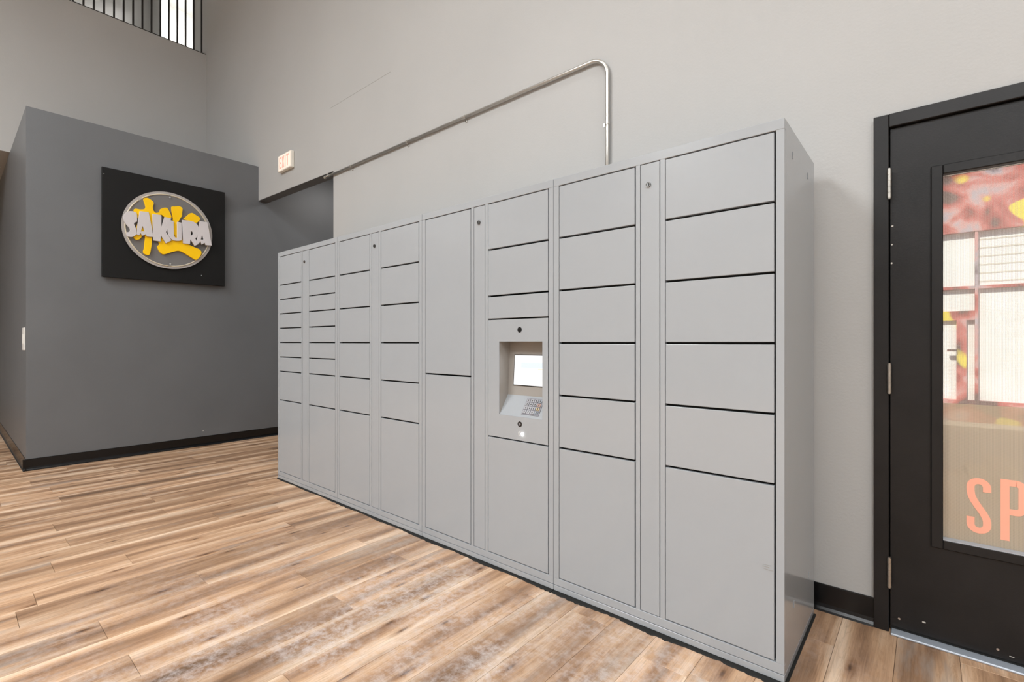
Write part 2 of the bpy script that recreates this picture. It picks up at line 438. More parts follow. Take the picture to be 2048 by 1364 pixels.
# corridor behind the locker wall
struct(box('wall_corridor', (-6.3, -3.0, 4.3, 4.4, 0, 3.9), 'dark_wall'), 'charcoal wall at the end of the side corridor', 'wall')
struct(box('wall_corridor_side', (-3.1, -3.0, YW + WT, 4.4, 0, 3.9), 'wall'))
struct(boxes('ceiling_corridor', [(-6.222, -3.0, YW + WT, 4.4, 3.6, 3.7)], 'ceil'))
struct(box('wall_corridor_upper', (-6.32, -6.222, YW + WT, 4.4, 3.318, 3.7), 'dark_wall'))

# balcony: half wall, floor slab and underside, upstairs back wall
wu = struct(box('wall_balcony', (XU - .12, XU, ROOM_Y0, YW, 3.362, 5.388), 'wall'), 'warm grey balcony half wall above the charcoal block', 'wall')
struct(box('ceiling_balcony', (-13.5, XU - .12, ROOM_Y0, YW, 3.362, 3.46), 'wall'), 'grey underside of the balcony', 'ceiling')
struct(box('floor_balcony', (-11.0, XU - .12, ROOM_Y0, YW, 4.2, 4.33), 'ceil'))
struct(box('wall_upstairs', (-11.1, -11.0, ROOM_Y0, YW + WT, 4.2, ZC), 'wall'), 'shaded grey wall upstairs behind the railing', 'wall')
struct(boxes('wall_upstairs_hall', [(-11.0, -8.2, 3.6, 3.7, 4.2, ZC), (-8.3, -8.2, YW + WT, 3.6, 4.2, ZC), (-11.1, -11.0, YW + WT, 3.7, 4.2, ZC), (-11, -8.2, YW + WT, 3.7, 4.2, 4.33)], 'white_wall'), 'brightly lit white hall wall upstairs', 'wall')
# rest of the room, out of view
struct(box('wall_back', (-13.5, ROOM_X1, ROOM_Y0 - .1, ROOM_Y0, 0, ZC), 'wall'))
struct(box('wall_near', (ROOM_X1, ROOM_X1 + .1, ROOM_Y0, YW + WT, 0, ZC), 'wall'))
struct(box('wall_end', (-13.6, -13.5, ROOM_Y0, 4.4, 0, 3.5), 'wall'))
struct(box('ceiling', (-11.1, ROOM_X1 + .1, ROOM_Y0, 3.7, ZC, ZC + .1), 'ceil'), 'white ceiling high above the lobby', 'ceiling')

# baseboards (cove base: tall strip with a rounded toe)
def cove(name, p0, p1, nrm, h, parent=None, label=None):
    """strip along p0->p1 (floor points), standing out along nrm"""
    prof = [(0, h), (.004, h), (.005, h - .004), (.005, .030), (.008, .016), (.014, .006), (.022, 0), (0, 0)]
    bm = bmesh.new(); a = Vector((*p0, 0)); b = Vector((*p1, 0)); nn = Vector((*nrm, 0))
    r0 = [bm.verts.new(a + nn * d + Vector((0, 0, z))) for d, z in prof]
    r1 = [bm.verts.new(b + nn * d + Vector((0, 0, z))) for d, z in prof]
    k = len(prof)
    for i in range(k): bm.faces.new((r0[i], r0[(i+1) % k], r1[(i+1) % k], r1[i]))
    bm.faces.new(r0[::-1]); bm.faces.new(r1)
    bmesh.ops.recalc_face_normals(bm, faces=bm.faces)
    o = obj(name, bm, 'base')
    return struct(o, label, 'baseboard')
cove('baseboard_right', (-4.463, YW), (DOOR_X0, YW), (0, -1), .114, label='black rubber baseboard between locker end and door frame')
cove('baseboard_near', (DOOR_X1, YW), (ROOM_X1, YW), (0, -1), .114)
cove('baseboard_far', (XB, .459), (XB, 4.3), (1, 0), .106, label='black rubber baseboard under the logo sign wall')
cove('baseboard_side', (-13.5, .481), (XB + .022, .481), (0, -1), .106, label='black rubber baseboard around the corner of the charcoal wall')
LET={
 'S':([(-0.2849, 0.126), (-0.3007, 0.1306), (-0.3195, 0.1346), (-0.3507, 0.1301), (-0.3785, 0.109), (-0.3923, 0.0812), (-0.3953, 0.0479), (-0.3862, 0.015), (-0.3662, -0.016), (-0.3476, -0.0359), (-0.3398, -0.0558), (-0.3414, -0.0716), (-0.3538, -0.0835), (-0.3723, -0.0847), (-0.3646, -0.1279), (-0.3414, -0.1306), (-0.3195, -0.1262), (-0.3007, -0.1095), (-0.2881, -0.0937), (-0.2881, -0.0565), (-0.2944, -0.0303), (-0.307, -0.0052), (-0.3095, 0.0138), (-0.3007, 0.0252), (-0.2811, 0.0336)],[]),
 'A':([(-0.2611, 0.1466), (-0.187, 0.1518), (-0.146, -0.0996), (-0.2032, -0.1011), (-0.2129, -0.081), (-0.2403, -0.1014), (-0.2563, -0.0745), (-0.2659, -0.1017), (-0.2881, -0.0917), (-0.2802, -0.0003)],[[(-0.2387, -0.0006), (-0.2194, -0.0524), (-0.2525, -0.0582)]]),
 'K':([(-0.1544, 0.1427), (-0.0778, 0.1419), (-0.0778, 0.0186), (-0.0497, 0.129), (0.0105, 0.127), (-0.0368, -0.0289), (0.0123, -0.1087), (-0.0399, -0.1476), (-0.0808, -0.0721), (-0.0852, -0.1368), (-0.1484, -0.1327)],[]),
 'U':([(-0.0424, 0.1143), (0.0299, 0.0996), (0.0316, 0.0815), (0.0334, -0.0455), (0.0421, -0.0707), (0.0642, -0.0733), (0.0642, 0.0999), (0.103, 0.0969), (0.1037, -0.0925), (0.079, -0.1027), (0.0578, -0.1064), (0.0264, -0.1049), (0.0022, -0.0883), (-0.015, -0.0597), (-0.0236, -0.0143), (-0.0338, 0.053)],[]),
 'R':([(0.1091, 0.1271), (0.1719, 0.1328), (0.2194, 0.1271), (0.2489, 0.1093), (0.2656, 0.0784), (0.2619, 0.0141), (0.2489, -0.0347), (0.2323, -0.0501), (0.2563, -0.097), (0.2656, -0.1083), (0.2249, -0.1357), (0.1865, -0.0701), (0.1828, -0.1219), (0.118, -0.1227)],[[(0.1919, 0.0232), (0.2047, 0.017), (0.212, 0.0035), (0.2066, -0.0185), (0.1901, -0.0254)]]),
 'A2':([(0.2768, 0.1464), (0.3504, 0.1496), (0.3945, -0.1058), (0.3314, -0.109), (0.3238, -0.0866), (0.2937, -0.1104), (0.2805, -0.072), (0.2712, -0.099), (0.2397, -0.106), (0.2638, 0.0399)],[[(0.2993, -0.0029), (0.3144, -0.0517), (0.2862, -0.0562)]]),
}
KAN=[
  [(-0.2272, 0.2811), (-0.2205, 0.2924), (-0.1914, 0.3031), (-0.1684, 0.2922), (-0.1406, 0.2724), (-0.1389, 0.2488), (-0.1487, 0.2186), (-0.1436, 0.1837), (-0.1255, 0.1593), (-0.1056, 0.1654), (-0.0851, 0.1817), (-0.0868, 0.2034), (-0.0684, 0.2193), (-0.0379, 0.2341), (-0.0175, 0.23), (-0.0036, 0.2042), (0.0243, 0.132), (-0.0477, 0.1291), (-0.0697, 0.1537), (-0.1047, 0.1363), (-0.135, 0.1146), (-0.1479, 0.0289), (-0.1565, -0.0974), (-0.1573, -0.1765), (-0.1697, -0.2696), (-0.182, -0.2915), (-0.2007, -0.2889), (-0.2255, -0.2774), (-0.2293, -0.2527), (-0.2192, -0.2209), (-0.2171, -0.1604), (-0.2108, -0.0991), (-0.2201, -0.0667), (-0.2397, -0.0937), (-0.2456, -0.1223), (-0.2659, -0.143), (-0.2903, -0.1494), (-0.3104, -0.1227), (-0.2907, -0.0279), (-0.2576, 0.0753), (-0.2783, 0.0764), (-0.2907, 0.1147), (-0.3067, 0.1419), (-0.305, 0.1621), (-0.2907, 0.1707), (-0.2527, 0.1689), (-0.2205, 0.1776), (-0.2058, 0.1988), (-0.2159, 0.2399)] ,
  [(0.0171, 0.2457), (0.0202, 0.2587), (0.0483, 0.2625), (0.0799, 0.2756), (0.0978, 0.273), (0.1173, 0.2625), (0.1191, 0.2461), (0.1135, 0.2077), (0.1135, 0.1703), (0.0978, 0.1505), (0.096, 0.1378), (0.0739, 0.0964), (0.0739, -0.0487), (0.0374, -0.0548), (0.0329, 0.0887), (0.0306, 0.1086), (0.0324, 0.1298), (0.0202, 0.1968)] ,
  [(0.1191, 0.1422), (0.1551, 0.1785), (0.1843, 0.2176), (0.2094, 0.2292), (0.2353, 0.2152), (0.2652, 0.2002), (0.2856, 0.187), (0.2836, 0.1612), (0.2613, 0.1354), (0.243, 0.1193), (0.1762, 0.132)] ,
  [(-0.1003, -0.1369), (-0.0872, -0.1632), (-0.1086, -0.1842), (-0.1042, -0.2092), (-0.0872, -0.2424), (-0.0618, -0.2647), (-0.0357, -0.2584), (0.0211, -0.2271), (0.09, -0.1991), (0.1696, -0.2438), (0.2396, -0.2849), (0.2584, -0.2775), (0.2963, -0.221), (0.2987, -0.1829), (0.2768, -0.1589), (0.2204, -0.143), (0.1743, -0.1231), (0.1238, -0.1179), (0.1061, -0.0488), (0.0238, -0.0624), (-0.0166, -0.1115), (-0.0388, -0.078), (-0.0697, -0.0726), (-0.0763, -0.1263)] ,
]

# ------------------------------------------------------------------ added hanging fill lamps (unseen above the frame), ceiling lights
LAMP_Z = 5.7
def pendant(x, y, sx, sy, power, label, drop=True):
    t = empty('pendant_lamp' if drop else 'ceiling_light', (x, y, ZC))
    dz = LAMP_Z - ZC if drop else -.08
    box('housing', (-sx/2-.03, sx/2+.03, -sy/2-.03, sy/2+.03, dz, dz + .06), 'white_plastic', t, bev=.008)
    box('diffuser', (-sx/2, sx/2, -sy/2, sy/2, dz - .012, dz), 'panel', t)
    for cx_ in (-sx/2 + .1, sx/2 - .1) if drop else ():
        bm = bmesh.new(); add_cyl(bm, (cx_, 0, dz + .06), 'z', .004, -dz - .06, 8); obj('cable', bm, 'rail', t)
    tag(t, label, *(('pendant lamp', 'hanging lamps over the lobby') if drop else ('ceiling light', 'flat lights on the lobby ceiling')))
    la = bpy.data.lights.new('lamp', 'AREA'); la.shape = 'RECTANGLE'; la.size = sx; la.size_y = sy
    la.energy = LAMP_W * power; la.color = PANEL_COLOR
    lo = bpy.data.objects.new('lamp', la); C.objects.link(lo); lo.parent = t; lo.location = (0, 0, dz - .015)
for x, y, pw, lb in ((-3.8, -2.4, 2.5, 'flat white hanging lamp nearest the charcoal wall'), (1.5, -2.6, 2.0, 'flat white hanging lamp nearest the black door'),
                 (-4.0, -5.2, 1.9, 'flat white hanging lamp far behind the camera, left one'), (-.8, -5.2, 1.2, 'flat white hanging lamp far behind the camera, middle one'), (2.6, -5.2, 2.0, 'flat white hanging lamp far behind the camera, right one')):
    pendant(x, y, 1.8, 1.4, pw, lb)
for x, pw, lb in ((-.6, .42, 'flat white ceiling light above the locker row'), (2.4, .9, 'flat white ceiling light closest to the black door')):
    pendant(x, .2, 1.2, .9, pw, lb, drop=False)

# unseen lamp added behind the locker wall to brighten the corridor
t = empty('corridor_light', (-4.9, 3.9, 3.6))
box('housing', (-.33, .33, -.33, .33, -.05, 0), 'white_plastic', t, bev=.01); box('diffuser', (-.30, .30, -.30, .30, -.06, -.05), 'panel', t)
la = bpy.data.lights.new('corridor_lamp', 'AREA'); la.shape = 'SQUARE'; la.size = .6; la.energy = 22; la.color = (1, .98, .96)
lo = bpy.data.objects.new('corridor_lamp', la); C.objects.link(lo); lo.parent = t; lo.location = (0, 0, -.065)
tag(t, 'square ceiling lamp in the side corridor', 'ceiling light')

# upstairs hall lamp
t = empty('hall_light', (-9.5, 3.1, ZC))
box('housing', (-.5, .5, -.25, .25, -.08, 0), 'white_plastic', t, bev=.01)
box('diffuser', (-.47, .47, -.22, .22, -.09, -.081), 'panel', t)
la = bpy.data.lights.new('hall_lamp', 'AREA'); la.shape = 'RECTANGLE'; la.size = .9; la.size_y = .4; la.energy = 110; la.color = (1, .985, .96)
lo = bpy.data.objects.new('hall_lamp', la); C.objects.link(lo); lo.parent = t; lo.location = (0, 0, -.1)
tag(t, 'flat white ceiling lamp in the bright upstairs hall', 'ceiling light')

# recessed downlight under the balcony, cut by the left frame edge
t = empty('downlight', (-8.83, .33, 3.362))
bm = bmesh.new()
seg = 40
def ring(bm, r, z): return [bm.verts.new((r*math.cos(2*math.pi*k/seg), r*math.sin(2*math.pi*k/seg), z)) for k in range(seg)]
prof = [(.125, -.001), (.122, -.010), (.100, -.012), (.085, -.004), (.075, .06)]
rs = [ring(bm, *q) for q in prof]
for a, b in zip(rs, rs[1:]):
    for k in range(seg): bm.faces.new((a[k], b[k], b[(k+1) % seg], a[(k+1) % seg]))
obj('trim_ring', bm, 'white_plastic', t, smooth=True)
bm = bmesh.new(); add_cyl(bm, (0, 0, -.003), 'z', .082, .006, 32); obj('lens', bm, 'white_plastic', t)
tag(t, 'round recessed downlight under the balcony, at the left frame edge', 'ceiling light')

# ------------------------------------------------------------------ railing upstairs
t = empty('railing', (XU - .06, 0, 5.388))
RY = [2.442 - .1005 * i for i in range(88)]
box('bottom_rail', (-.012, .058, ROOM_Y0 + .02, YW - .005, 0, .012), 'rail', t)
bm = bmesh.new(); add_box(bm, -.0095, .0095, -.0095, .0095, .012, 1.0); me = bpy.data.meshes.new('baluster'); bm.to_mesh(me); bm.free(); me.materials.append(M['rail'])
for y in RY:
    o = bpy.data.objects.new('baluster', me); C.objects.link(o); o.parent = t; o.location = (.045, y, 0)
box('handrail', (.015, .075, ROOM_Y0 + .02, YW - .005, 1.0, 1.04), 'rail', t, bev=.006)
tag(t, 'black steel railing with thin upright bars on the balcony half wall', 'railing')

# ------------------------------------------------------------------ parcel lockers
FY, BY = 1.860, 2.425          # front face, back
LH = 1.936
UW = .9665
X_START = -4.2345
LZ = lambda k: .067 + k * .12213            # k modules of 15 above the bottom
def rows(mods):
    """heights in modules from the top -> list of (z0,z1)"""
    out = []; k = 15
    for m in mods: out.append((LZ(k - m), LZ(k))); k -= m
    return out
UNITS = [
 (dict(l=[2,1,1,1,1,1,1,2,5], r=[2,1,1,1,1,1,1,2,5]), 'leftmost grey steel parcel locker unit, with many small drawer-like doors'),
 (dict(l=[2,2,2,2,2,5], r=[2,2,2,2,2,5]), 'second grey parcel locker unit from the left, with six doors per column'),
 (dict(l=[7.5,7.5], r=[2,2,1,'kiosk',5]), 'grey parcel locker unit holding the touch screen and keypad'),
 (dict(l=[2,2,2,2,2,5], r=[2,2,2,2,2,5]), 'rightmost grey parcel locker unit, nearest the black door'),
]
DL = (.030, .418); ST = (.437, .523); DR = (.543, .939)
door_cache = {}
def locker_door(parent, x0, x1, z0, z1, name='door'):
    gl, gr, gz = .0024, .0060, .0043
    w = round(x1 - x0 - gl - gr, 4); h = round(z1 - z0 - 2 * gz, 4)
    key = (w, h)
    if key not in door_cache:
        bm = add_box(bmesh.new(), 0, w, 0, .020, 0, h, bev=.0016, seg=2)
        me = bpy.data.meshes.new('door'); bm.to_mesh(me); bm.free(); me.materials.append(M['locker'])
        door_cache[key] = me
    o = bpy.data.objects.new(name, door_cache[key]); C.objects.link(o); o.parent = parent
    o.location = (x0 + gl, FY + .0012, z0 + gz)
    return o

def key_lock(parent, x, z):
    bm = bmesh.new(); add_cyl(bm, (x, FY + .001, z), (0, -1, 0), .0105, .006, 28)
    k = obj('key_lock', bm, 'lock_metal', parent)
    bm = bmesh.new(); add_cyl(bm, (x, FY - .0051, z), (0, -1, 0), .0072, .0008, 24); obj('lock_core', bm, 'black_hole', k)
    bm = bmesh.new(); add_box(bm, x - .001, x + .001, FY - .0064, FY - .0058, z - .005, z + .005); obj('keyway', bm, 'chrome', k)
    return k

for ui, (cols, label) in enumerate(UNITS):
    x0 = X_START + ui * UW
    t = empty('parcel_locker', (x0, FY, 0))
    tag(t, label, 'locker', 'grey parcel lockers along the wall')
    off = Vector((-x0, -FY, 0))
    parts = []
    def P(o): parts.append(o); return o
    a, b = x0 + .0013, x0 + UW - .0013
    bm = bmesh.new()
    # shell
    add_box(bm, a, a + .0015, FY + .0249, BY, .034, LH); add_box(bm, b - .0015, b, FY + .0249, BY, .034, LH)
    add_box(bm, a + .0015, b - .0015, FY + .0249, BY, LH - .0015, LH); add_box(bm, a + .0015, b - .0015, FY + .0249, BY, .034, .0355)
    add_box(bm, a + .0015, b - .0015, BY - .0015, BY, .0355, LH - .0015)
    body = P(obj('body', bm, 'locker', t))
    # front frame: stiles and rails
    bm = bmesh.new()
    for s0, s1 in ((a, x0 + DL[0]), (x0 + DL[1], x0 + ST[0]), (x0 + ST[1], x0 + DR[0]), (x0 + DR[1], b)):
        add_box(bm, s0, s1, FY, FY + .025, .0671, 1.8991, bev=.0008)
    add_box(bm, a, b, FY, FY + .025, 1.8991, LH, bev=.0012); add_box(bm, a, b, FY, FY + .025, .034, .0671, bev=.0008)
    P(obj('front_frame', bm, 'locker', t))
    P(box('inner_back', (a + .002, b - .002, FY + .045 if ui != 2 else FY + .10, FY + .050 if ui != 2 else FY + .105, .036, LH - .002), 'locker_in', t))
    P(box('plinth', (a, b, FY, BY, .0075, .0312), 'locker', t, bev=.0012))
    # ragged black sealant bead along the floor
    bm = bmesh.new(); rs_ = random.Random(ui); nn_ = 70; prev = None
    for i in range(nn_ + 1):
        xx = a + (b - a) * i / nn_; d_ = (.013 + .009 * rs_.random() + .006 * math.sin(i * .21)) * (.55 + .17 * ui)
        cur = [bm.verts.new((xx, FY + .02, 0)), bm.verts.new((xx, FY - d_, 0)), bm.verts.new((xx, FY - d_ + .003, .004)), bm.verts.new((xx, FY + .003, .0075)), bm.verts.new((xx, FY + .02, .0075))]
        if prev:
            for q in range(5): bm.faces.new((prev[q], prev[(q+1) % 5], cur[(q+1) % 5], cur[q]))
        else: bm.faces.new(cur)
        prev = cur
    bm.faces.new(prev[::-1]); bmesh.ops.recalc_face_normals(bm, faces=bm.faces)
    P(obj('floor_seal', bm, 'gap', t))
    if ui == 3:
        P(box('floor_seal', (b - .02, b + .008, FY + .02, BY, 0, .006), 'gap', t))
    # lock strip
    st = P(box('lock_strip', (x0 + ST[0] + .0025, x0 + ST[1] - .0035, FY + .0012, FY + .02, .0695, 1.8965), 'locker', t, bev=.0014, seg=2))
    k = key_lock(t, x0 + .4735 if ui != 2 else x0 + .478, 1.810); P(k)
    for side, (d0, d1) in (('l', DL), ('r', DR)):
        zt = 15
        for m in cols[side]:
            if m == 'kiosk': zt -= 5; continue
            P(locker_door(t, x0 + d0, x0 + d1, LZ(zt - m), LZ(zt))); zt -= m
    if ui == 3:
        for y, z in ((1.994, 1.8447), (2.284, 1.846), (2.011, .2164), (2.30, .2164)):
            bm = add_box(bmesh.new(), b, b + .0025, y - .004, y + .004, z - .013, z + .013, bev=.001); P(obj('side_tab', bm, 'locker', t))
        bm = bmesh.new(); add_cyl(bm, (b - .0005, 1.879, 1.014), 'x', .003, .0008, 12); P(obj('side_rivet', bm, 'chrome', t))
        P(box('scuff_mark', (-.438, -.417, FY - .0002, FY + .0012, .387, .3885), 'crack', t)); P(box('scuff_mark', (-.434, -.405, FY - .0002, FY + .0012, .379, .380), 'crack', t)); P(box('scuff_mark', (-.436, -.412, FY - .0002, FY + .0012, .394, .3948), 'crack', t))
    if ui == 2:
        # kiosk panel with a real recess
        kx0, kx1, kz0, kz1 = x0 + DR[0] + .0022, x0 + DR[1] - .0055, LZ(5) + .0028, LZ(10) - .0028
        nx0, nx1, nz0, nz1 = -1.680, -1.401, .798, 1.173
        bm = bmesh.new(); F = FY + .0012
        for q in ((kx0, nx0, kz0, kz1), (nx1, kx1, kz0, kz1), (nx0, nx1, kz0, nz0), (nx0, nx1, nz1, kz1)):
            add_box(bm, q[0], q[1], F, F + .003, q[2], q[3])
        pn = P(obj('kiosk_panel', bm, 'locker', t))
        yt, zt_, yb, zb = 1.950, nz1, 1.931, .896      # back leans a little towards the viewer at the bottom
        def quad(name, pts, mat, thick):
            bm = bmesh.new(); vs = [bm.verts.new(p) for p in pts]; f = bm.faces.new(vs); bm.normal_update()
            ex = bmesh.ops.extrude_face_region(bm, geom=[f]); n = f.normal.copy()
            for v in [g for g in ex['geom'] if isinstance(g, bmesh.types.BMVert)]: v.co += n * thick
            bmesh.ops.recalc_face_normals(bm, faces=bm.faces); return P(obj(name, bm, mat, t))
        F2 = F + .003
        quad('niche_wall', [(nx0, F2, nz0), (nx0, F2, nz1), (nx0, yt, zt_), (nx0, yb, zb)], 'niche', -.0015)
        quad('niche_wall', [(nx1, F2, nz0), (nx1, yb, zb), (nx1, yt, zt_), (nx1, F2, nz1)], 'niche', -.0015)
        quad('niche_top', [(nx0, F2, nz1), (nx1, F2, nz1), (nx1, yt, zt_), (nx0, yt, zt_)], 'niche', -.0015)
        quad('niche_back', [(nx0, yb, zb), (nx0, yt, zt_), (nx1, yt, zt_), (nx1, yb, zb)], 'niche', -.0015)
        quad('keypad_shelf', [(nx0, F2, nz0), (nx0, yb, zb), (nx1, yb, zb), (nx1, F2, nz0)], 'locker', -.0015)
        lean = (yt - yb) / (zt_ - zb)
        yl = lambda z: yb + (z - zb) * lean
        sx0, sx1, sz0, sz1 = -1.640, -1.440, .949, 1.102
        bm = bmesh.new(); hexa(bm, [(sx0-.004, yl(sz0-.004)-.003, sz0-.004), (sx1+.004, yl(sz0-.004)-.003, sz0-.004), (sx1+.004, yl(sz0-.004), sz0-.004), (sx0-.004, yl(sz0-.004), sz0-.004), (sx0-.004, yl(sz1+.003)-.003, sz1+.003), (sx1+.004, yl(sz1+.003)-.003, sz1+.003), (sx1+.004, yl(sz1+.003), sz1+.003), (sx0-.004, yl(sz1+.003), sz1+.003)])
        bz = P(obj('screen_bezel', bm, 'black_hole', t))
        bm = bmesh.new(); hexa(bm, [(sx0, yl(sz0)-.0042, sz0), (sx1, yl(sz0)-.0042, sz0), (sx1, yl(sz0)-.003, sz0), (sx0, yl(sz0)-.003, sz0), (sx0, yl(sz1)-.0042, sz1), (sx1, yl(sz1)-.0042, sz1), (sx1, yl(sz1)-.003, sz1), (sx0, yl(sz1)-.003, sz1)])
        s = P(obj('touch_screen', bm, 'screen', t)); s['label'] = 'lit white touch screen'
        # keypad on the sloped shelf
        e1 = Vector((0, yb - F2, zb - nz0)).normalized(); nrm = Vector((0, -e1.z, e1.y))
        base = Vector((-1.540, 0, 0)) + Vector((0, F2, nz0)) + e1 * .014
        KW, KH = .107, .092
        def sb(bm, u0, u1, v0, v1, h0, h1):
            q = [base + Vector((u, 0, 0)) + e1 * v + nrm * h for h in (h0, h1) for u, v in ((u0, v0), (u1, v0), (u1, v1), (u0, v1))]
            hexa(bm, q); bmesh.ops.recalc_face_normals(bm, faces=bm.faces); return bm
        kp = P(obj('keypad', sb(bmesh.new(), 0, KW, 0, KH, 0, .003), 'keypad', t))
        for r_ in range(4):
            for c_ in range(4):
                mt = 'key'
                if c_ == 3: mt = ('key_blue', 'key_yellow', 'key_red', 'key_blue')[r_]
                u = .006 + c_ * .0248; v = .006 + r_ * .0212
                kk = obj('key', sb(bmesh.new(), u, u + .0195, v, v + .0165, .003, .0065), mt, kp); parts.append(kk)
                kk2 = obj('key_legend', sb(bmesh.new(), u + .007, u + .0125, v + .004, v + .0125, .0065, .0067), 'locker_in', kp); parts.append(kk2)
        for (hx, hz, nm) in ((-1.542, 1.232, 'camera_lens'), (-1.541, .762, 'lock_barrel')):
            bm = bmesh.new(); add_cyl(bm, (hx, F, hz), (0, -1, 0), .0135, .0012, 32); c_ = P(obj(nm, bm, 'black_hole', t))
            bm = bmesh.new(); add_cyl(bm, (hx, F - .0012, hz), (0, -1, 0), .007, .0008, 24); parts.append(obj('lens_glass' if hz > 1 else 'lock_core', bm, 'door' if hz > 1 else 'keypad', c_))
        bm = bmesh.new(); add_cyl(bm, (-1.524, F, .7135), (0, -1, 0), .0085, .004, 24, r2=.005); d = P(obj('indicator_light', bm, 'led', t)); d['label'] = 'small lit white indicator light'  # bright glint of light built as a small glowing stud
        P(boxes('light_bracket', [(-1.549, -1.547, F - .001, F, .706, .724), (-1.547, -1.541, F - .001, F, .706, .708), (-1.547, -1.541, F - .001, F, .722, .724)], 'white_plastic', t))
    for o in parts:
        if o.parent is t: o.location = Vector(o.location) + off

# ------------------------------------------------------------------ conduit on the wall
t = empty('conduit', (-4.48, YW, 2.82))
R_ = .0115; cy = YW - .0175
pts = [(-4.52, cy, 2.822), (-1.51, cy, 2.822)]
cxx, czz, br = -1.51, 2.712, .11
for i in range(1, 15):
    a = math.pi/2 * (1 - i/14); pts.append((cxx + br*math.cos(a), cy, czz + br*math.sin(a)))
pts += [(-1.40, cy, 2.45), (-1.40, cy, 2.30), (-1.404, cy, 1.9)]
pp = [Vector(p) - Vector(t.location) for p in pts]
obj('pipe', add_tube(bmesh.new(), pp, R_, 16), 'galv', t, smooth=True)
def strap(x, z, vert):
    bm = bmesh.new()
    n_ = 12; w = .010
    for i in range(n_):
        a0, a1 = math.pi*i/n_, math.pi*(i+1)/n_
        q = []
        for a in (a0, a1):
            for rr in (R_ + .0005, R_ + .0028): q.append((math.cos(a)*rr, -math.sin(a)*rr))
        for s in ((-w, w),):
            p = []
            for e in (s[0], s[1]):
                for (u, v) in (q[0], q[2], q[3], q[1]):
                    p.append((x + u, cy + v, z + e) if vert else (x + e, cy + v, z + u))
            hexa(bm, p)
    # one ear with its screw
    if vert: add_box(bm, x - R_ - .024, x - R_, YW - .0035, YW - .0008, z - w, z + w); sp = (x - R_ - .014, YW - .003, z)
    else: add_box(bm, x - w, x + w, YW - .0035, YW - .0008, z - R_ - .024, z - R_); sp = (x, YW - .003, z - R_ - .014)
    bmesh.ops.recalc_face_normals(bm, faces=bm.faces)
    o = obj('strap', bm, 'galv', t); o.location = -Vector(t.location)
    bm = bmesh.new(); add_cyl(bm, sp, (0, -1, 0), .006, .004, 10); s_ = obj('screw', bm, 'chrome', o)
for x in (-4.11, -3.262, -2.58): strap(x, 2.822, False)
strap(-1.40, 2.432, True)
bm = bmesh.new(); add_cyl(bm, (-4.56, cy, 2.822), 'x', .0155, .04, 20); o = obj('connector', bm, 'chrome', t); o.location = -Vector(t.location)
bm = bmesh.new(); add_cyl(bm, (-4.60, cy, 2.822), 'x', .0155, .014, 6); add_cyl(bm, (-4.586, cy, 2.822), 'x', .0135, .03, 18); add_cyl(bm, (-4.54, cy, 2.84), (0,-.3,1), .005, .012, 8); o = obj('lock_nut', bm, 'galv', t); o.location = -Vector(t.location)
tag(t, 'thin galvanised metal conduit bent down the wall behind the lockers', 'conduit')

# ------------------------------------------------------------------ exit sign
t = empty('exit_sign', (-5.44, YW, 3.09))
EW, EH, ED = .31, .185, .042
box('housing', (-EW/2, EW/2, -ED, 0, 0, EH), 'exit_body', t, bev=.008, seg=3)
box('face', (-EW/2 + .012, EW/2 - .012, -ED - .0015, -ED, .012, EH - .012), 'exit_face', t)
def flat_xz(name, quads, mat, parent, y0, y1):
    bm = bmesh.new()
    for q in quads:
        hexa(bm, [(q[0][0], y1, q[0][1]), (q[1][0], y1, q[1][1]), (q[1][0], y0, q[1][1]), (q[0][0], y0, q[0][1]), (q[3][0], y1, q[3][1]), (q[2][0], y1, q[2][1]), (q[2][0], y0, q[2][1]), (q[3][0], y0, q[3][1])])
    bmesh.ops.recalc_face_normals(bm, faces=bm.faces)
    return obj(name, bm, mat, parent)
R4 = lambda x0, x1, z0, z1: ((x0, z0), (x1, z0), (x1, z1), (x0, z1))
z0, z1, s = .028, .157, .018
L_ = [(-.118, 'E'), (-.052, 'X'), (.019, 'I'), (.052, 'T')]
for lx, ch in L_:
    w = .055 if ch != 'I' else .018
    if ch == 'E': qs = [R4(lx, lx+s, z0, z1), R4(lx+s, lx+w-.006, z0, z0+s), R4(lx+s, lx+w-.012, (z0+z1)/2-s/2, (z0+z1)/2+s/2), R4(lx+s, lx+w-.006, z1-s, z1)]
    elif ch == 'X': qs = [((lx, z0), (lx+.021, z0), (lx+w, z1), (lx+w-.021, z1)), ((lx+w-.021, z0), (lx+w, z0), (lx+.021, z1), (lx, z1))]
    elif ch == 'I': qs = [R4(lx, lx+s, z0, z1)]
    else: qs = [R4(lx, lx+w+.006, z1-s, z1), R4(lx+w/2+.003-s/2, lx+w/2+.003+s/2, z0, z1-s)]
    flat_xz('exit_letter', qs, 'exit_red', t, -ED - .0022 - .0004*(ch == 'X'), -ED - .0015)
tag(t, 'small lit exit sign with faded red letters on the grey wall', 'exit sign')

# ------------------------------------------------------------------ round logo sign on a black board
CYs, CZs = 1.557, 2.36
t = empty('wall_sign', (XB, CYs, 1.815)); off = -Vector(t.location)
o = box('backboard', (XB + .022, XB + .052, 1.006, 2.107, 1.815, 2.900), 'sign_black', t, bev=.002); o.location = off
o = box('mounting_batten', (XB, XB + .022, 1.10, 2.02, 1.95, 2.05), 'sign_black', t); o.location = off
o = box('mounting_batten', (XB, XB + .022, 1.10, 2.02, 2.66, 2.76), 'sign_black', t); o.location = off
dc = Vector((XB + .052, 1.561, 2.36))
bm = bmesh.new(); add_cyl(bm, dc + Vector((.018, 0, 0)), 'x', .372, .006, 96); o = obj('logo_disc', bm, 'acrylic', t); o.location = off; disc = o
